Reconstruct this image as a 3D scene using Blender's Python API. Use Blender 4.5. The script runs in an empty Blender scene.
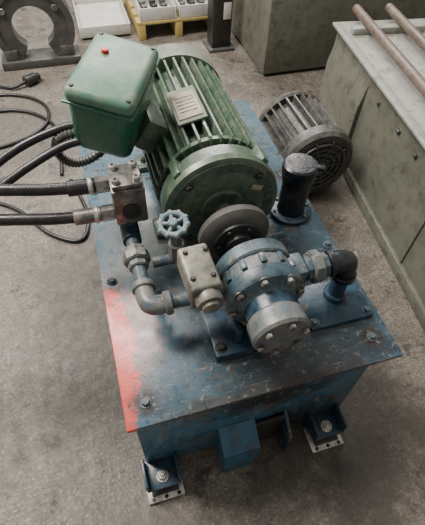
import bpy, bmesh, random
from math import *
from mathutils import Vector, Matrix, Euler
random.seed(4)
SC=bpy.context.scene; COL=SC.collection
# ------------------------------------------------------------ materials
def mat(name,c1,c2,c3=None,scale=8,rough=.6,metal=0,bump=.15,fine=60,dirt=.35,lo=.35,hi=.7,spec=.5,chip=None,chipamt=.6,chipscale=35):
    m=bpy.data.materials.new(name);m.use_nodes=True;n=m.node_tree.nodes;l=m.node_tree.links
    b=n['Principled BSDF'];tc=n.new('ShaderNodeTexCoord')
    def noise(s,d=6,r=.6,stretch=None):
        t=n.new('ShaderNodeTexNoise');t.inputs['Scale'].default_value=s;t.inputs['Detail'].default_value=d;t.inputs['Roughness'].default_value=r
        if stretch:
            mp=n.new('ShaderNodeMapping');mp.inputs['Scale'].default_value=stretch[:3];mp.inputs['Rotation'].default_value=(0,0,stretch[3])
            l.new(tc.outputs['Object'],mp.inputs['Vector']);l.new(mp.outputs[0],t.inputs['Vector'])
        else: l.new(tc.outputs['Object'],t.inputs['Vector'])
        return t.outputs['Fac']
    def ramp(src,a,bb,mx=1):
        r=n.new('ShaderNodeMapRange');r.inputs['From Min'].default_value=a;r.inputs['From Max'].default_value=bb;r.inputs['To Max'].default_value=mx;l.new(src,r.inputs['Value']);return r.outputs['Result']
    def mix(f,a,bb):
        x=n.new('ShaderNodeMix');x.data_type='RGBA'
        l.new(f,x.inputs['Factor'])
        for k,v in (('A',a),('B',bb)):
            i=[q for q in x.inputs if q.name==k and q.type=='RGBA'][0]
            if isinstance(v,tuple): i.default_value=(*v,1)
            else: l.new(v,i)
        return [q for q in x.outputs if q.type=='RGBA'][0]
    col=mix(ramp(noise(scale),lo,hi),c1,c2)
    if c3: col=mix(ramp(noise(fine,8,.7),.45,.65,dirt),col,c3)
    if chip: col=mix(ramp(noise(chipscale,10,.75),.57,.60,chipamt),col,chip)
    l.new(col,b.inputs['Base Color'])
    b.inputs['Metallic'].default_value=metal
    l.new(ramp(noise(fine*.6),.3,.7,1),(rr:=n.new('ShaderNodeMapRange')).inputs['Value'])
    rr.inputs['To Min'].default_value=max(rough-.15,.1);rr.inputs['To Max'].default_value=min(rough+.15,1);l.new(rr.outputs[0],b.inputs['Roughness'])
    b.inputs['Specular IOR Level'].default_value=spec
    if bump:
        bp=n.new('ShaderNodeBump');bp.inputs['Strength'].default_value=bump;bp.inputs['Distance'].default_value=.004
        l.new(noise(fine*1.5,6,.7),bp.inputs['Height']);l.new(bp.outputs['Normal'],b.inputs['Normal'])
    return m,dict(n=n,l=l,b=b,tc=tc,noise=noise,ramp=ramp,mix=mix,col=col)
M={}
def dm(k,*a,**kw): M[k]=mat(k,*a,**kw)[0]
dm('blue_ch',(.025,.10,.17),(.045,.145,.22),(.02,.025,.03),scale=6,fine=18,dirt=.6,rough=.4,chip=(.13,.095,.07))
dm('navy',(.006,.007,.010),(.011,.014,.02),(.06,.06,.06),scale=10,fine=40,dirt=.25,rough=.3)
dm('bluegrey',(.045,.08,.105),(.085,.115,.13),(.018,.02,.024),scale=18,fine=50,dirt=.8,rough=.38,chip=(.19,.16,.12),chipamt=.7)
dm('bluegrey2',(.12,.125,.12),(.06,.09,.11),(.22,.19,.145),scale=24,fine=45,dirt=.6,rough=.42,chip=(.02,.02,.02),chipamt=.65)
dm('dkblue',(.014,.04,.07),(.025,.065,.098),(.010,.010,.012),scale=12,fine=45,dirt=.7,rough=.36,chip=(.11,.085,.06),chipamt=.6)
dm('motorgreen',(.034,.078,.05),(.09,.132,.088),(.20,.195,.145),scale=14,fine=36,dirt=.55,rough=.36,chip=(.022,.03,.024),chipamt=.65,chipscale=28)
dm('motordust',(.15,.175,.13),(.08,.13,.088),(.28,.25,.19),scale=9,fine=30,dirt=.5,rough=.55)
dm('faceplate',(.03,.06,.048),(.075,.102,.08),(.18,.16,.12),scale=12,fine=36,dirt=.55,rough=.34,chip=(.025,.023,.02))
dm('boxgreen',(.014,.10,.06),(.025,.13,.078),(.065,.11,.077),scale=6,fine=22,dirt=.5,rough=.28,chip=(.11,.11,.085),chipamt=.45)
dm('boxlid',(.06,.17,.115),(.12,.215,.155),(.24,.245,.185),scale=7,fine=18,dirt=.6,rough=.4,chip=(.03,.09,.06),chipamt=.4,chipscale=20)
dm('rubber',(.045,.045,.042),(.10,.095,.08),(.025,.025,.025),scale=30,fine=60,dirt=.5,rough=.7)
dm('hose',(.008,.008,.009),(.016,.016,.017),(.05,.045,.04),scale=12,fine=50,dirt=.25,rough=.36)
dm('steel',(.27,.255,.23),(.12,.12,.115),(.045,.04,.035),scale=25,fine=50,dirt=.7,rough=.36,metal=.5)
dm('bright',(.62,.60,.55),(.36,.35,.32),(.12,.10,.08),scale=25,fine=50,dirt=.5,rough=.33,metal=.6)
dm('beige',(.28,.255,.20),(.15,.15,.13),(.055,.055,.05),scale=18,fine=38,dirt=.7,rough=.4,metal=.25,chip=(.04,.038,.035))
dm('tan',(.40,.34,.23),(.29,.26,.19),(.10,.09,.07),scale=25,fine=80,dirt=.5,rough=.4)
dm('dark',(.015,.015,.015),(.028,.026,.023),(.08,.07,.06),scale=12,fine=50,dirt=.3,rough=.4)
dm('smallmotor',(.04,.042,.043),(.085,.08,.074),(.17,.16,.135),scale=9,fine=36,dirt=.5,rough=.4)
dm('red',(.55,.012,.01),(.45,.012,.01),rough=.35)
dm('wheelblue',(.06,.12,.145),(.11,.165,.185),(.30,.30,.285),scale=30,fine=70,dirt=.7,rough=.4)
dm('panel',(.12,.125,.10),(.165,.165,.132),(.075,.07,.055),scale=3,fine=14,dirt=.6,rough=.36,chip=(.06,.055,.045),chipamt=.55,chipscale=10)
dm('panellight',(.26,.26,.235),(.34,.34,.31),(.17,.16,.135),scale=3,fine=18,dirt=.55,rough=.38,chip=(.12,.11,.09),chipamt=.55,chipscale=11)
dm('rust',(.12,.08,.062),(.17,.13,.105),(.06,.043,.035),scale=12,fine=40,dirt=.6,rough=.45)
dm('wood',(.52,.38,.12),(.42,.31,.11),(.2,.15,.08),scale=6,fine=40,dirt=.4,rough=.8)
dm('white',(.62,.61,.56),(.5,.5,.46),(.28,.26,.23),scale=5,fine=30,dirt=.35,rough=.5)
dm('castgrey',(.06,.06,.057),(.10,.096,.085),(.028,.026,.023),scale=8,fine=25,dirt=.55,rough=.42)
# floor
fm,k=mat('concrete_floor',(.142,.121,.099),(.196,.170,.141),(.078,.065,.054),scale=1.6,fine=45,dirt=.65,rough=.55,bump=.6)
c=k['mix'](k['ramp'](k['noise'](130,4,.7),.53,.62,.7),k['col'],(.38,.34,.29))
c=k['mix'](k['ramp'](k['noise'](80,6,.8),.55,.60,.6),c,(.042,.035,.029))
c=k['mix'](k['ramp'](k['noise'](4.5,9,.72),.47,.66,.6),c,(.088,.074,.061))
c=k['mix'](k['ramp'](k['noise'](1.3,9,.75),.51,.59,.62),c,(.064,.053,.044))
c=k['mix'](k['ramp'](k['noise'](16,9,.8),.57,.60,.55),c,(.28,.25,.21))
c=k['mix'](k['ramp'](k['noise'](10,9,.8),.565,.595,.75),c,(.038,.032,.027))
def blob(k,center,rad,strength,color,col,nz=9,na=.35,stretch=(1,1,1),soft=(1.15,.5)):
    n,l=k['n'],k['l']
    mp=n.new('ShaderNodeMapping');mp.vector_type='TEXTURE';mp.inputs['Location'].default_value=center;mp.inputs['Scale'].default_value=[rad*s for s in stretch]
    l.new(k['tc'].outputs['Object'],mp.inputs['Vector'])
    g=n.new('ShaderNodeVectorMath');g.operation='LENGTH';l.new(mp.outputs[0],g.inputs[0])
    nn=k['noise'](nz,8,.75)
    a=n.new('ShaderNodeMath');a.operation='MULTIPLY_ADD';a.inputs[1].default_value=na*4;a.inputs[2].default_value=-na*2;l.new(nn,a.inputs[0])
    s=n.new('ShaderNodeMath');s.operation='ADD';l.new(g.outputs['Value'],s.inputs[0]);l.new(a.outputs[0],s.inputs[1])
    r=n.new('ShaderNodeMapRange');r.inputs['From Min'].default_value=soft[0];r.inputs['From Max'].default_value=soft[1];r.inputs['To Max'].default_value=strength;l.new(s.outputs[0],r.inputs['Value'])
    return k['mix'](r.outputs[0],col,color)
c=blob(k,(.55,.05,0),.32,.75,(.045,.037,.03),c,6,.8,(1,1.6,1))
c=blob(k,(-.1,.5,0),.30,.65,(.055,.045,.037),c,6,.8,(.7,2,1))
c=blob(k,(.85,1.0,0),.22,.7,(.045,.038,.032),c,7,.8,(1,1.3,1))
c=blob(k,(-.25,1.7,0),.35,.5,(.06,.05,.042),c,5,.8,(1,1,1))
k['l'].new(c,k['b'].inputs['Base Color'])
Z=.583
lm,k=mat('worn_blue_paint',(.028,.095,.155),(.055,.135,.19),(.13,.135,.125),scale=7,fine=20,dirt=.55,rough=.32,bump=.12)
c=k['col']
c=k['mix'](k['ramp'](k['noise'](3,6,.6),.46,.68,.5),c,(.135,.155,.155))
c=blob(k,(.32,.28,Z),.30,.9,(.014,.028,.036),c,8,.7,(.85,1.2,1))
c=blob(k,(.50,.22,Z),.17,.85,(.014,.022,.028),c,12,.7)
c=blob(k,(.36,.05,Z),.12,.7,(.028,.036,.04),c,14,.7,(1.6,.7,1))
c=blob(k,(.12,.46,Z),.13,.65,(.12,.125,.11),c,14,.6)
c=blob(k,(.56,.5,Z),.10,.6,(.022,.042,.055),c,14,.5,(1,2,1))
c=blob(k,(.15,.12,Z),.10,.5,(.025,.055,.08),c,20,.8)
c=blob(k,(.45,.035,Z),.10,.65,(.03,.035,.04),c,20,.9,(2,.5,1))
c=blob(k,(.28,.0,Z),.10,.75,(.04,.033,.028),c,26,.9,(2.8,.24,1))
c=blob(k,(.050,.21,Z),.085,.6,(.26,.085,.065),c,28,.7,(.7,1.5,1),(1.1,.6))
c=blob(k,(.008,.21,Z),.11,.97,(.78,.05,.024),c,40,.5,(.36,1.4,1),(1.1,.85))
c=blob(k,(.008,.065,Z),.055,.85,(.60,.055,.03),c,36,.5,(.36,1.6,1),(1.1,.8))
for p in ((.045,.045,Z),(.554,.057,Z),(.024,.356,Z),(.57,.62,Z)):
    c=blob(k,p,.034,.92,(.03,.023,.02),c,30,.35)
c=k['mix'](k['ramp'](k['noise'](14,10,.8),.58,.60,.8),c,(.095,.065,.046))
c=k['mix'](k['ramp'](k['noise'](28,10,.8),.57,.60,.8),c,(.07,.05,.038))
c=k['mix'](k['ramp'](k['noise'](60,8,.8),.58,.61,.7),c,(.22,.22,.205))
c=k['mix'](k['ramp'](k['noise'](45,8,.8),.575,.605,.85),c,(.012,.014,.017))
c=k['mix'](k['ramp'](k['noise'](9,8,.8,(1,14,1,.5)),.59,.62,.55),c,(.21,.225,.22))
c=k['mix'](k['ramp'](k['noise'](9,8,.8,(14,1,1,.2)),.59,.62,.55),c,(.016,.02,.025))
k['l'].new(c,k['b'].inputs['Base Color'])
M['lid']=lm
bm_,k=mat('worn_blue_side',(.030,.115,.185),(.055,.165,.24),(.02,.025,.03),scale=6,fine=16,dirt=.6,rough=.36)
c=k['col']
c=blob(k,(.33,.03,.48),.13,.93,(.012,.012,.014),c,14,.7,(1.3,1,.8))
c=blob(k,(.42,.03,.25),.12,.8,(.018,.018,.02),c,14,.5)
c=blob(k,(.29,.03,.56),.10,.85,(.10,.065,.045),c,30,.9,(3,1,.25))
c=k['mix'](k['ramp'](k['noise'](18,10,.8),.55,.575,.85),c,(.13,.075,.048))
c=k['mix'](k['ramp'](k['noise'](40,10,.8),.57,.60,.8),c,(.22,.215,.20))
c=k['mix'](k['ramp'](k['noise'](12,8,.8,(12,12,1.2,0)),.57,.62,.65),c,(.014,.018,.022))
k['l'].new(c,k['b'].inputs['Base Color']);M['blue_side']=bm_
# ------------------------------------------------------------ geometry helpers
FZ=.17   # local height of the shop floor in the tank assembly's own coordinates
def G(name,bg=False):
    e=bpy.data.objects.new(name,None);COL.objects.link(e);e.empty_display_size=.05
    if bg: e.scale=(.881,)*3;e.location=(.0067,-.0345,0)
    else: e.location=(0,0,-FZ)
    return e
def finish(name,bm,m,parent,sharp=35):
    bmesh.ops.recalc_face_normals(bm,faces=bm.faces)
    me=bpy.data.meshes.new(name);bm.to_mesh(me);bm.free()
    for p in me.polygons:p.use_smooth=True
    me.set_sharp_from_angle(angle=radians(sharp))
    me.materials.append(M[m] if isinstance(m,str) else m)
    o=bpy.data.objects.new(name,me);COL.objects.link(o)
    if parent:o.parent=parent
    return o
def box(name,c,s,m,parent,bev=.004,rot=(0,0,0),seg=2,taper=None):
    bm=bmesh.new();bmesh.ops.create_cube(bm,size=1)
    for v in bm.verts:
        t=1
        if taper and v.co.z<0:t=taper
        v.co=Vector((v.co.x*s[0]*t,v.co.y*s[1]*t,v.co.z*s[2]))
    if bev:bmesh.ops.bevel(bm,geom=bm.edges[:],offset=min(bev,min(s)*.45),segments=seg,affect='EDGES',profile=.5)
    bm.transform(Matrix.Translation(c)@Euler(rot).to_matrix().to_4x4())
    return finish(name,bm,m,parent)
def basis(d):
    d=Vector(d).normalized();u=Vector((0,0,1)) if abs(d.z)<.9 else Vector((1,0,0))
    a=d.cross(u).normalized();b=a.cross(d).normalized();return d,a,b
def loft(name,loops,m,parent,cap=True,sharp=35):
    bm=bmesh.new();L=[[bm.verts.new(p) for p in lp] for lp in loops];n=len(L[0])
    for i in range(len(L)-1):
        for j in range(n):
            bm.faces.new((L[i][j],L[i][(j+1)%n],L[i+1][(j+1)%n],L[i+1][j]))
    if cap:
        bm.faces.new(L[0]);bm.faces.new(L[-1][::-1])
    return finish(name,bm,m,parent,sharp)
def lathe(name,o,d,prof,m,parent,n=40,cap=True,ph=0):
    d,a,b=basis(d);o=Vector(o);loops=[]
    for t,r in prof:
        r=max(r,.0002)
        loops.append([o+d*t+a*(r*cos(ph+2*pi*j/n))+b*(r*sin(ph+2*pi*j/n)) for j in range(n)])
    return loft(name,loops,m,parent,cap)
def cyl(name,p0,p1,r,m,parent,n=32,bev=.002,ph=0):
    p0=Vector(p0);p1=Vector(p1);L=(p1-p0).length;b=min(bev,r*.4,L*.4)
    return lathe(name,p0,p1-p0,[(0,r-b),(b,r),(L-b,r),(L,r-b)],m,parent,n,ph=ph)
def hexb(name,p,d,r,m,parent,h=None,washer=True):
    h=h or r*1.1;d=Vector(d).normalized();p=Vector(p)
    if washer: cyl(name+'_washer',p-d*.001,p+d*r*.25,r*1.45,m,parent,20,.001)
    return cyl(name,p,p+d*h,r,m,parent,6,.0015,ph=random.random())
def smooth(pts,k=8):
    pts=[Vector(p) for p in pts];out=[];n=len(pts)
    for i in range(n-1):
        p0=pts[max(i-1,0)];p1=pts[i];p2=pts[i+1];p3=pts[min(i+2,n-1)]
        for j in range(k):
            t=j/k;out.append(.5*((2*p1)+(-p0+p2)*t+(2*p0-5*p1+4*p2-p3)*t*t+(-p0+3*p1-3*p2+p3)*t**3))
    out.append(pts[-1]);return out
def tube(name,pts,r,m,parent,n=16,k=8,rf=None):
    P=smooth(pts,k) if k else [Vector(p) for p in pts]
    loops=[];t0=(P[1]-P[0]).normalized();_,a,b=basis(t0)
    for i,p in enumerate(P):
        t=(P[min(i+1,len(P)-1)]-P[max(i-1,0)]).normalized()
        a=(a-t*a.dot(t)).normalized();b=t.cross(a)
        rr=rf(i,len(P)) if rf else r
        loops.append([p+a*rr*cos(2*pi*j/n)+b*rr*sin(2*pi*j/n) for j in range(n)])
    return loft(name,loops,m,parent)
def torus(name,c,d,R,r,m,parent,n=40,k=12):
    d,a,b=basis(d);c=Vector(c);bm=bmesh.new();L=[]
    for i in range(n):
        w=a*cos(2*pi*i/n)+b*sin(2*pi*i/n)
        L.append([bm.verts.new(c+w*(R+r*cos(2*pi*j/k))+d*r*sin(2*pi*j/k)) for j in range(k)])
    for i in range(n):
        for j in range(k):
            bm.faces.new((L[i][j],L[(i+1)%n][j],L[(i+1)%n][(j+1)%k],L[i][(j+1)%k]))
    return finish(name,bm,m,parent)
def prism(name,poly,ext,m,parent,bev=.0):
    bm=bmesh.new();a=[bm.verts.new(p) for p in poly];b=[bm.verts.new(Vector(p)+Vector(ext)) for p in poly];n=len(a)
    bm.faces.new(a);bm.faces.new(b[::-1])
    for j in range(n):bm.faces.new((a[j],a[(j+1)%n],b[(j+1)%n],b[j]))
    if bev:bmesh.ops.bevel(bm,geom=bm.edges[:],offset=bev,segments=2,affect='EDGES')
    return finish(name,bm,m,parent)
def finned(name,o,d,L,rc,rf,nf,m,parent,duty=.34,ph=0):
    d,a,b=basis(d);o=Vector(o);ring=[]
    for i in range(nf):
        t=2*pi*i/nf+ph;w=2*pi/nf
        for dt,r in ((0,rc),(w*(1-duty)*.9,rc),(w*(1-duty)+w*.08,rf),(w*.92,rf)):
            ring.append((t+dt,r))
    loops=[[o+d*q+a*(r*s*cos(t))+b*(r*s*sin(t)) for t,r in ring] for q,s in ((0,.97),(.006,1),(L-.006,1),(L,.97))]
    return loft(name,loops,m,parent,sharp=20)

# ------------------------------------------------------------ floor (world z = 0)
bm=bmesh.new();bmesh.ops.create_grid(bm,x_segments=2,y_segments=2,size=5)
bmesh.ops.translate(bm,verts=bm.verts,vec=(1,1.5,0));finish('floor',bm,fm,None)

# ------------------------------------------------------------ tank
T=G('hydraulic_tank');W=.6;L=1.03
box('body',((.012+.568)/2,(.03+1.0)/2,(.195+.573)/2),(.556,.97,.378),'blue_side',T,.004)
box('lid_plate',(.3,L/2,.577),(W,L,.012),'lid',T,.002)
for i,p in enumerate(((.045,.045),(.554,.057),(.024,.356),(.57,.62),(.022,.68),(.578,.33))):
    hexb('lid_bolt_%d'%i,(p[0],p[1],.583),(0,0,1),.0085,'bluegrey',T)
for nm,x0,yb in (('l',.0,.0),('r',.455,.0)):
    box('foot_plate_'+nm,(x0+.045,yb-.002,.226),(.085,.075,.009),'dkblue',T,.002)
    box('foot_rib_a_'+nm,(x0+.004,yb-.002,.245),(.007,.07,.045),'dkblue',T,.002)
    box('foot_rib_b_'+nm,(x0+.086,yb-.002,.245),(.007,.07,.045),'dkblue',T,.002)
    box('foot_leg_'+nm,(x0+.045,.015,.20),(.08,.04,.05),'dkblue',T,.002)
    hexb('foot_bolt_'+nm,(x0+.045,yb-.012,.231),(0,0,1),.011,'bright',T,.012)
    cyl('foot_stud_'+nm,(x0+.045,yb-.012,.18),(x0+.045,yb-.012,.25),.005,'bright',T,16)
    box('foot_pad_'+nm,(x0+.045,yb-.022,.176),(.095,.07,.010),'bright',T,.002)
    box('foot_pad_frame_'+nm,(x0+.045,yb-.018,.184),(.07,.05,.010),'dark',T,.002)
    for q in (.012,.045,.078):
        cyl('pad_hole_%s_%d'%(nm,q*1000),(x0+q,yb-.050,.1812),(x0+q,yb-.050,.1822),.005,'dark',T,16,.0002)
prism('channel_left',[(.200,.03,.172),(.200,-.03,.172),(.200,-.03,.29),(.200,.03,.335)],(.008,0,0),'blue_side',T,.001)
prism('channel_right',[(.375,.03,.172),(.375,-.03,.172),(.375,-.03,.29),(.375,.03,.335)],(.008,0,0),'blue_side',T,.001)
prism('channel_front',[(.200,-.03,.172),(.200,-.03,.292),(.295,-.03,.292),(.275,-.03,.172)],(0,-.006,0),'blue_ch',T,.001)
prism('channel_slope',[(.200,.03,.335),(.200,-.03,.29),(.295,-.03,.29),(.295,.03,.335)],(0,0,.005),'blue_ch',T,.001)
box('channel_hollow_shade',(.33,.02,.25),(.10,.01,.15),'dark',T,.002)  # dark sheet, its colour stands in for the shade inside the open channel

# ------------------------------------------------------------ main motor
AX,AZ=.302,.730
E=G('electric_motor');Y=(0,1,0)
finned('finned_frame',(AX,.465,AZ),Y,.365,.106,.137,34,'motorgreen',E,.36)
for i,y in enumerate((.47,.825)):
    lathe('frame_band_%d'%i,(AX,y,AZ),Y,[(0,.10),(.001,.128),(.012,.128),(.013,.10)],'motorgreen',E,48)
lathe('end_bell_front',(AX,.388,AZ),Y,[(0,.124),(.004,.135),(.018,.138),(.024,.133),(.054,.133),(.072,.120),(.08,.10)],'motorgreen',E,56)
lathe('end_face',(AX,.390,AZ),(0,-1,0),[(0,.125),(.003,.123),(.003,.101),(-.004,.096),(-.004,.055),(.008,.048),(.010,.03),(.010,.001)],'faceplate',E,56)
for i in range(4):
    t=pi/4+i*pi/2;hexb('face_bolt_%d'%i,(AX+.111*cos(t),.387,AZ+.111*sin(t)),(0,-1,0),.007,'dark',E)
    box('bell_lug_%d'%i,(AX+.130*cos(t),.43,AZ+.130*sin(t)),(.03,.05,.022),'motorgreen',E,.005,rot=(0,-t,0))
box('face_tag',(AX+.078,.386,AZ+.045),(.028,.003,.014),'tan',E,.001,rot=(0,.3,0))
lathe('fan_cowl',(AX,.825,AZ),Y,[(0,.12),(.003,.140),(.06,.140),(.09,.131),(.108,.10),(.115,.06),(.116,.001)],'motordust',E,56)
cyl('motor_shaft',(AX,.382,AZ),(AX,.355,AZ),.019,'steel',E)
for i,(x,y) in enumerate(((.19,.49),(.41,.49),(.19,.76),(.41,.76))):
    s=-1 if x<.3 else 1
    box('foot_%d'%i,(x,y,.592),(.07,.06,.016),'motorgreen',E,.003)
    box('foot_web_%d'%i,(AX+s*.09,y,.63),(.03,.05,.08),'motorgreen',E,.003,rot=(0,-s*.25,0))
    hexb('foot_bolt_%d'%i,(x+s*.01,y,.600),(0,0,1),.009,'dark',E)
box('nameplate',(AX-.03,.60,AZ+.136),(.070,.135,.006),'motordust',E,.002,rot=(0,-.2,0))
box('nameplate_label',(AX-.031,.595,AZ+.1405),(.056,.10,.002),'tan',E,.0005,rot=(0,-.2,0))
for i in range(5):
    box('nameplate_line_%d'%i,(AX-.031,.568+i*.014,AZ+.1418),(.042,.003,.0008),'dark',E,.0002,rot=(0,-.2,0))
box('warning_tag',(AX-.075,.83,AZ+.121),(.035,.04,.004),'white',E,.001,rot=(0,-.6,0))
def tb(name,s,c,m,bev,taper=None,seg=4):
    o=box(name,(0,0,0),s,m,E,bev,seg=seg,taper=taper)
    o.data.transform(TBM@Matrix.Translation(c));return o
TBM=Matrix.Translation((.114,.605,.915))@Euler((radians(6),radians(10),radians(-26))).to_matrix().to_4x4()
tb('terminal_box_base',(.138,.205,.145),(0,0,-.030),'boxgreen',.024,.93)
tb('terminal_box_cover',(.142,.211,.034),(0,0,.050),'boxlid',.016)
tb('terminal_box_lip',(.147,.216,.006),(0,0,.036),'boxgreen',.0025,seg=2)
for i,(x,y) in enumerate(((-.056,-.090),(.056,-.090),(-.056,.090),(.056,.090))):
    o=cyl('cover_screw_%d'%i,(x,y,.065),(x,y,.069),.005,'dark',E,12);o.data.transform(TBM)
p0=TBM@Vector((-.03,.035,.066));nd=(TBM.to_3x3()@Vector((0,0,1)))
cyl('red_button',p0,p0+nd*.008,.008,'red',E,20)
box('terminal_neck',(.19,.62,.81),(.08,.12,.08),'motorgreen',E,.01,rot=(0,.6,0))
def cr(i,n):return .0115 if i%2 else .009
tube('flexible_conduit',[(.03,.58,.85),(-.02,.58,.84),(-.035,.59,.80),(-.01,.58,.77),(.04,.60,.76),(.12,.66,.77)],.01,'castgrey',E,12,k=14,rf=cr)

# ------------------------------------------------------------ tire coupling
K=G('shaft_coupling');ny=(0,-1,0);KY=.282
lathe('rubber_tire',(AX,KY,AZ),Y,[(0,.03),(.001,.056),(.006,.070),(.016,.079),(.03,.079),(.040,.070),(.045,.056),(.046,.03)],'rubber',K,48)
lathe('clamp_ring_front',(AX,KY,AZ),ny,[(-.003,.054),(.004,.052),(.004,.03),(.016,.028),(.018,.02)],'dark',K,32)
for i in range(6):
    t=i*pi/3;hexb('ring_bolt_%d'%i,(AX+.042*cos(t),KY-.004,AZ+.042*sin(t)),ny,.005,'dark',K,washer=False)
lathe('hub_rear',(AX,KY+.046,AZ),Y,[(0,.05),(.006,.048),(.006,.034),(.022,.032),(.023,.02)],'dark',K,32)

# ------------------------------------------------------------ pump
PU=G('hydraulic_pump');PX=.309
cyl('pump_shaft',(PX,.263,AZ),(PX,.23,AZ),.014,'steel',PU)
lathe('mount_nose',(PX,.242,AZ),ny,[(0,.032),(.004,.038),(.02,.04),(.024,.066),(.028,.073)],'bluegrey',PU,40)
lathe('housing_rear',(PX,.217,AZ),ny,[(0,.075),(.003,.079),(.028,.079),(.032,.076)],'bluegrey',PU,48)
lathe('housing_mid',(PX,.185,AZ),ny,[(0,.073),(.002,.0735),(.028,.0735),(.03,.072)],'bluegrey2',PU,48)
lathe('housing_front',(PX,.155,AZ),ny,[(0,.077),(.003,.080),(.026,.080),(.032,.076),(.036,.06),(.045,.05)],'bluegrey',PU,48)
lathe('neck',(PX,.117,AZ),ny,[(0,.05),(.04,.05)],'dkblue',PU,40)
lathe('end_cover',(PX,.085,AZ),ny,[(0,.05),(.006,.056),(.040,.057),(.046,.053),(.048,.03),(.0485,.001)],'bluegrey2',PU,48)
for i in range(8):
    t=i*pi/4+.2;hexb('housing_bolt_%d'%i,(PX+.068*cos(t),.124,AZ+.068*sin(t)),ny,.008,'steel',PU,.011)
for i in range(6):
    t=i*pi/3+.3;hexb('cover_bolt_%d'%i,(PX+.043*cos(t),.038,AZ+.043*sin(t)),ny,.007,'steel',PU,.009,washer=False)
for i in range(12):
    t=i*pi/6;box('mid_lug_%d'%i,(PX+.074*cos(t),.170,AZ+.074*sin(t)),(.012,.022,.012),'bluegrey',PU,.002,rot=(0,-t,0))
box('port_block_left',(PX-.071,.19,AZ-.015),(.026,.05,.05),'bluegrey',PU,.006)
box('port_block_right',(PX+.078,.175,AZ),(.04,.055,.055),'bluegrey',PU,.006)
box('pedestal_web',(PX,.195,.63),(.10,.03,.09),'dkblue',PU,.003)
box('pedestal_base',(PX-.02,.165,.5945),(.17,.15,.022),'dkblue',PU,.003)
box('pedestal_gusset',(PX-.05,.155,.625),(.012,.09,.06),'dkblue',PU,.002)
box('pedestal_gusset_r',(PX+.05,.155,.625),(.012,.09,.06),'dkblue',PU,.002)
for i,(x,y) in enumerate(((.219,.110),(.354,.110),(.219,.220))):
    hexb('pedestal_bolt_%d'%i,(x,y,.605),(0,0,1),.009,'dark',PU)

# ------------------------------------------------------------ suction line
S=G('suction_pipe')
cyl('nipple',(.407,.175,AZ),(.48,.175,AZ),.019,'dkblue',S)
cyl('union_nut',(.422,.175,AZ),(.447,.175,AZ),.035,'bluegrey2',S,8,.004)
cyl('union_shoulder',(.410,.175,AZ),(.461,.175,AZ),.027,'bluegrey',S,8,.003)
tube('elbow',[(.465,.175,AZ),(.49,.175,AZ),(.508,.175,AZ-.006),(.515,.175,AZ-.025),(.516,.175,AZ-.055)],.023,'navy',S,20)
cyl('elbow_bead_a',(.462,.175,AZ),(.476,.175,AZ),.028,'navy',S)
cyl('elbow_bead_b',(.516,.175,AZ-.045),(.516,.175,AZ-.060),.028,'navy',S)
cyl('riser',(.516,.175,AZ-.055),(.516,.175,.59),.019,'dkblue',S)
cyl('riser_collar',(.516,.175,.612),(.516,.175,.594),.026,'dkblue',S)
box('flange_plate',(.505,.16,.5895),(.155,.115,.012),'dkblue',S,.003)
for i,(x,y) in enumerate(((.44,.118),(.57,.118),(.44,.205),(.57,.205))):
    hexb('flange_bolt_%d'%i,(x,y,.595),(0,0,1),.008,'bluegrey',S)

# ------------------------------------------------------------ relief valve + discharge pipe
RV=G('relief_valve')
rt=(radians(8),0,radians(3))
box('valve_body',(.188,.180,.785),(.058,.095,.058),'beige',RV,.007,rot=rt,seg=3)
lathe('adjuster_cap',(.192,.134,.779),(0.04,-1,-.14),[(0,.024),(.012,.026),(.02,.024),(.02,.018),(.028,.017),(.031,.012),(.032,.001)],'beige',RV,28)
for i,(x,y) in enumerate(((.170,.152),(.170,.207),(.208,.152),(.208,.207))):
    cyl('body_screw_%d'%i,(x,y,.806),(x,y,.819+(y-.18)*.14),.005,'dark',RV,12)
cyl('neck_down',(.195,.180,.76),(.195,.180,.722),.018,'bluegrey',RV)
DP=G('discharge_pipe');PYY=.187
cyl('run_pipe',(.11,PYY,.70),(.222,PYY,.70),.0145,'bluegrey',DP)
cyl('tee_body',(.170,PYY,.70),(.215,PYY,.70),.022,'bluegrey2',DP)
tube('front_elbow',[(.088,.235,.70),(.088,.212,.70),(.093,.193,.70),(.108,PYY,.70),(.126,PYY,.70)],.020,'bluegrey2',DP,20)
cyl('elbow_bead_a',(.088,.228,.70),(.088,.244,.70),.0245,'bluegrey2',DP)
cyl('elbow_bead_b',(.120,PYY,.70),(.135,PYY,.70),.0245,'bluegrey2',DP)
cyl('long_nipple',(.088,.24,.70),(.088,.39,.70),.015,'bluegrey',DP)
cyl('union_nut',(.088,.300,.70),(.088,.328,.70),.029,'steel',DP,8,.004)
cyl('union_shoulder',(.088,.285,.70),(.088,.343,.70),.022,'bluegrey2',DP,8,.003)
tube('rear_elbow',[(.088,.365,.70),(.088,.385,.70),(.088,.405,.706),(.088,.415,.725),(.088,.415,.74)],.021,'dkblue',DP,20)

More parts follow.
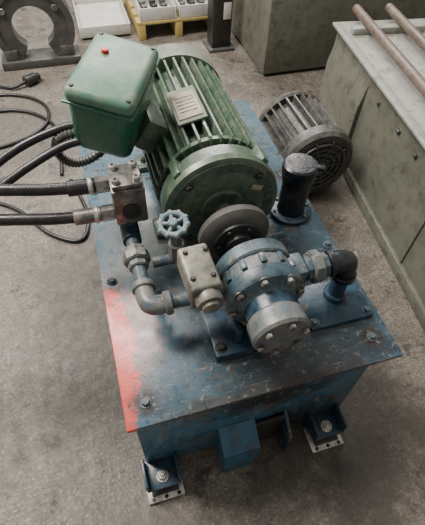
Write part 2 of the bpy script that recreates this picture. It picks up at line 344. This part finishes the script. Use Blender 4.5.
# ------------------------------------------------------------ manifold with hoses
V=G('valve_manifold')
box('block',(.097,.42,.785),(.068,.075,.095),'steel',V,.004)
box('top_flange',(.097,.42,.838),(.062,.068,.012),'steel',V,.003)
for i,(x,y) in enumerate(((.076,.398),(.118,.398),(.076,.443),(.118,.443))):
    cyl('socket_screw_%d'%i,(x,y,.842),(x,y,.855),.008,'bright',V,16)
    cyl('socket_hole_%d'%i,(x,y,.8545),(x,y,.8558),.004,'dark',V,6,.0002)
lathe('front_port',(.097,.3825,.775),ny,[(0,.02),(.004,.02),(.0045,.013),(.002,.012),(.002,.0005)],'dark',V,20)
for nm,y,z in (('a',.44,.81),('b',.405,.76)):
    H=G('hydraulic_hose')
    cyl('fitting_nut',(.063,y,z),(.035,y,z+.001),.018,'steel',H,6)
    cyl('ferrule',(.035,y,z+.001),(-.022,y,z+.003),.0165,'hose' if nm=='a' else 'steel',H)
    cyl('crimp',(.030,y,z+.001),(.020,y,z+.0015),.019,'bright',H)
    tube('hose_line',[(-.01,y,z+.003),(-.07,y+.004,z+.008),(-.16,y+.018,z+.015),(-.30,y+.05,z+.01),(-.5,y+.1,z-.02),(-.8,y+.16,z-.10)],.0125,'hose',H,16)
for pts in ([(.038,.59,.86),(-.02,.59,.855),(-.12,.57,.83),(-.25,.53,.77),(-.45,.50,.66),(-.8,.48,.5)],
            [(.038,.56,.84),(-.02,.56,.83),(-.12,.53,.80),(-.25,.49,.74),(-.45,.46,.62),(-.8,.44,.45)]):
    C=G('power_cable');tube('cable',pts,.0095,'hose',C,14)

# ------------------------------------------------------------ needle valve with handwheel
NV=G('handwheel_valve')
cyl('body',(.172,.295,.70),(.172,.295,.75),.018,'bluegrey2',NV,8)
cyl('branch',(.118,.295,.70),(.222,.295,.70),.012,'bluegrey',NV)
cyl('bonnet',(.172,.295,.75),(.171,.30,.775),.013,'bluegrey2',NV,6)
ax=Vector((-.10,-.12,1)).normalized();o=Vector((.171,.30,.775))
cyl('stem',o,o+ax*.035,.006,'steel',NV)
hc=o+ax*.03
torus('wheel_rim',hc,ax,.026,.006,'wheelblue',NV,40,10)
d,a,b=basis(ax)
for i in range(5):
    t=i*2*pi/5;w=a*cos(t)+b*sin(t);cyl('spoke_%d'%i,hc,hc+w*.025,.0042,'wheelblue',NV,10)
for i in range(10):
    t=i*2*pi/10;w=a*cos(t)+b*sin(t);lathe('rim_knob_%d'%i,hc+w*.029-ax*.006,ax,[(0,.003),(.003,.0055),(.009,.0055),(.012,.003)],'wheelblue',NV,10)
cyl('hub',hc-ax*.006,hc+ax*.01,.010,'wheelblue',NV)

# ------------------------------------------------------------ filler breather
F=G('filler_breather');fx,fy=.530,.470
lathe('base_flange',(fx,fy,.5835),(0,0,1),[(0,.055),(.002,.057),(.009,.057),(.011,.054),(.011,.036)],'dkblue',F,40)
lathe('filler_neck',(fx,fy,.592),(0,0,1),[(0,.039),(.005,.037),(.11,.037),(.115,.035)],'navy',F,40)
lathe('breather_cap',(fx,fy,.70),(0,0,1),[(0,.038),(.003,.043),(.035,.046),(.045,.044),(.049,.039),(.050,.001)],'navy',F,40)
box('cap_tab',(fx+.04,fy-.022,.742),(.03,.016,.012),'navy',F,.003,rot=(0,0,-.5))
for i in range(6):
    t=i*pi/3;hexb('flange_screw_%d'%i,(fx+.047*cos(t),fy+.047*sin(t),.594),(0,0,1),.0045,'bluegrey',F,washer=False)

# ------------------------------------------------------------ second motor on the floor
E2=G('electric_motor',True);E2.location=(-.005,-.095,0);sx,sz=1.0,.185;r=.168
finned('finned_frame',(sx,1.18,sz),Y,.27,r*.80,r,26,'smallmotor',E2)
lathe('fan_cowl',(sx,1.19,sz),ny,[(0,r*1.0),(.003,r*1.03),(.05,r*1.03),(.068,r*.95),(.07,r*.8),(.066,r*.78)],'smallmotor',E2,48)
lathe('fan_recess',(sx,1.128,sz),ny,[(0,r*.8),(.001,r*.8)],'dark',E2,40)
for i,rr in enumerate((.25,.40,.55,.70)):
    torus('grille_ring_%d'%i,(sx,1.118,sz),Y,r*rr,.006,'smallmotor',E2,40,8)
for i in range(10):
    t=i*pi/5;w=Vector((cos(t),0,sin(t)));c0=Vector((sx,1.119,sz));cyl('grille_spoke_%d'%i,c0+w*r*.2,c0+w*r*.8,.005,'smallmotor',E2,8)
cyl('grille_hub',(sx,1.127,sz),(sx,1.110,sz),r*.2,'smallmotor',E2)
lathe('end_bell',(sx,1.445,sz),Y,[(0,r*.98),(.01,r*1.02),(.03,r),(.06,r*.7),(.07,r*.35),(.07,.001)],'smallmotor',E2,48)
cyl('shaft',(sx,1.51,sz),(sx,1.57,sz),.02,'steel',E2)
for i,(q,y) in enumerate(((-.1,1.24),(.1,1.24),(-.1,1.40),(.1,1.40))):
    box('foot_%d'%i,(sx+q,y,.012),(.09,.06,.024),'smallmotor',E2,.004)
    box('foot_leg_%d'%i,(sx+q*.9,y,.06),(.03,.05,.09),'smallmotor',E2,.004)

# ------------------------------------------------------------ machine base on the right (stands slightly askew)
def askew(e):
    e.rotation_euler=(0,0,-radians(7.2));e.scale=(.881,.881,.845);e.location=(.0067-.094,-.0345+.136,0);return e
MB=askew(G('machine_base',True))
prism('skirt',[(1.20,-1.2,0),(1.20,1.66,0),(1.20,1.66,.53),(1.20,-1.2,.53)],(1.1,0,0),'panel',MB,.004)
box('top_lip',(1.195,.23,.537),(.04,2.9,.014),'panellight',MB,.003)
box('top_sheet',(1.76,.23,.538),(1.1,2.9,.012),'panellight',MB,.003)
prism('skirt_fold',[(1.20,1.22,.0),(1.18,1.22,.0),(1.18,1.22,.36),(1.20,1.22,.47)],(0,.43,0),'panel',MB,.002)
box('seam',(1.197,.55,.27),(.008,.012,.53),'panel',MB,.002)
box('bottom_rail',(1.193,.0,.03),(.02,2.3,.06),'panel',MB,.003)
for i,y in enumerate((.2,.35,.75,.9,1.1)): hexb('skirt_bolt_%d'%i,(1.2,y,.46),(-1,0,0),.010,'castgrey',MB)
B=askew(G('steel_bars',True))
cyl('bar_a',(1.288,1.70,.595),(1.288,-.4,.595),.021,'rust',B)
cyl('bar_b',(1.455,1.70,.595),(1.455,-.4,.595),.021,'rust',B)
for i,y in enumerate((1.55,.2)): box('bearer_%d'%i,(1.40,y,.5605),(.36,.04,.030),'panellight',B,.003)
MC=G('machine_cabinet',True)
box('body',(1.80,2.5,.32),(1.3,.7,.60),'panel',MC,.006)
box('plinth',(1.80,2.5,.02),(1.26,.66,.04),'dark',MC,.004)
box('top_edge',(1.80,2.5,.63),(1.34,.74,.02),'panellight',MC,.004)
PL=G('machine_leg',True)
box('column',(1.0,2.62,.45),(.13,.13,.88),'dark',PL,.006)
box('base_plate',(1.0,2.62,.01),(.18,.18,.02),'castgrey',PL,.003)
box('label',(1.03,2.552,.25),(.05,.004,.10),'white',PL,.001)

# ------------------------------------------------------------ pallet and bins
PA=G('wood_pallet',True)
for i in range(5): box('deck_board_%d'%i,(.77,2.86+i*.14,.11),(.58,.10,.018),'wood',PA,.003)
for i in range(3): box('runner_%d'%i,(.51+i*.26,3.14,.05),(.05,.66,.10),'wood',PA,.003)
for q,(x,y) in enumerate(((.63,2.95),(.90,2.95),(.63,3.25),(.90,3.25))):
    PB=G('parts_bin',True)
    z0=.121
    box('bottom',(x,y,z0+.006),(.24,.26,.008),'white',PB,.002)
    for j,(dx,dy,w,h) in enumerate(((-.12,0,.008,.27),(.12,0,.008,.27),(0,-.13,.24,.008),(0,.13,.24,.008))):
        box('wall_%d'%j,(x+dx,y+dy,z0+.04),(w,h,.08),'white',PB,.002)
    for j in range(9):
        cyl('part_%d'%j,(x-.07+.07*(j%3),y-.08+.08*(j//3),z0+.01),(x-.07+.07*(j%3),y-.08+.08*(j//3),z0+.05),.022,('steel','dark','castgrey')[j%3],PB,12)
CB=G('sheet_metal_tray',True)
box('bottom',(.27,3.15,.04),(.34,.5,.01),'white',CB,.003)
for j,(dx,dy,w,h) in enumerate(((-.17,0,.01,.5),(.17,0,.01,.5),(0,-.25,.34,.01),(0,.25,.34,.01))):
    box('side_%d'%j,(.27+dx,3.15+dy,.05),(w,h,.07),'white',CB,.003)
box('foot_a',(.16,3.15,.018),(.04,.45,.036),'wood',CB,.003);box('foot_b',(.38,3.15,.018),(.04,.45,.036),'wood',CB,.003)
# cast steady rest (yoke with a round opening)
cx,cy,sc=-.17,2.62,1.2
SR=G('steady_rest',True)
def ringy(name,r0,r1,y0,y1,m,a0,a1,cz):
    n=32;pts=[]
    for i in range(n+1):
        t=a0+(a1-a0)*i/n;pts.append((cx+r1*sc*cos(t),y0,cz+r1*sc*sin(t)))
    for i in range(n,-1,-1):
        t=a0+(a1-a0)*i/n;pts.append((cx+r0*sc*cos(t),y0,cz+r0*sc*sin(t)))
    prism(name,pts,(0,y1-y0,0),m,SR,.004)
ringy('yoke',.10,.185,cy,cy+.09,'castgrey',radians(-60),radians(240),.19*sc)
ringy('yoke_rim',.165,.20,cy-.01,cy+.10,'castgrey',radians(-60),radians(240),.19*sc)
box('base',(cx,cy+.045,.025),(.40*sc,.16,.05),'castgrey',SR,.006)
box('pad_l',(cx-.14*sc,cy+.045,.07),(.08,.12,.08),'castgrey',SR,.005)
box('pad_r',(cx+.14*sc,cy+.045,.07),(.08,.12,.08),'castgrey',SR,.005)
for j,t in enumerate((radians(35),radians(145))):
    cyl('clamp_bolt_%d'%j,(cx+.15*sc*cos(t),cy-.012,.19*sc+.15*sc*sin(t)),(cx+.15*sc*cos(t),cy+.1,.19*sc+.15*sc*sin(t)),.02,'steel',SR,6)

# cords on the floor
for pts in ([(-.9,2.2,.009),(-.5,2.30,.009),(-.3,2.26,.009),(-.18,2.12,.009),(-.2,1.93,.009),(-.4,1.8,.009),(-.9,1.75,.009)],
            [(-.9,2.05,.009),(-.5,2.13,.009),(-.3,2.10,.009),(-.16,1.95,.009),(-.13,1.75,.009),(-.14,1.5,.009)],
            [(-1.0,1.60,.009),(-.43,1.37,.009),(-.22,1.12,.009),(-.09,1.05,.009),(-.05,1.2,.009),(-.10,1.45,.009)]):
    C=G('extension_cord',True);tube('cord',pts,.009,'hose',C,12)
C=G('power_plug',True)
cyl('body',(-.28,2.38,.03),(-.22,2.42,.03),.03,'dark',C);cyl('collar',(-.22,2.42,.03),(-.20,2.435,.03),.02,'dark',C)
tube('cord',[(-.28,2.38,.03),(-.36,2.36,.014),(-.5,2.42,.009),(-.9,2.48,.009)],.009,'hose',C,12)

# ------------------------------------------------------------ lights
w=bpy.data.worlds.new('World');SC.world=w;w.use_nodes=True
w.node_tree.nodes['Background'].inputs[0].default_value=(1,.955,.89,1);w.node_tree.nodes['Background'].inputs[1].default_value=.44
def area(name,loc,tgt,size,e,col=(1,1,1)):
    l=bpy.data.lights.new(name,'AREA');l.shape='RECTANGLE';l.size=size[0];l.size_y=size[1];l.energy=e;l.color=col
    o=bpy.data.objects.new(name,l);COL.objects.link(o);o.location=loc
    o.rotation_euler=(Vector(tgt)-Vector(loc)).to_track_quat('-Z','Y').to_euler()
area('ceiling_light',(-1.2,1.5,3.2),(.4,.6,0),(.7,2.0),225,(1,.955,.88))
area('ceiling_light',(1.0,3.8,3.2),(.8,1.0,0),(2.6,.5),185,(1,.965,.91))
# ------------------------------------------------------------ camera
cd=bpy.data.cameras.new('camera');co=bpy.data.objects.new('camera',cd);COL.objects.link(co)
co.location=(.05647,-.29014,1.43231-FZ);co.rotation_euler=(.67156,-.03063,-.28578)
cd.sensor_fit='VERTICAL';cd.sensor_height=36;cd.lens=36*436.457/525;cd.clip_start=.02
SC.camera=co
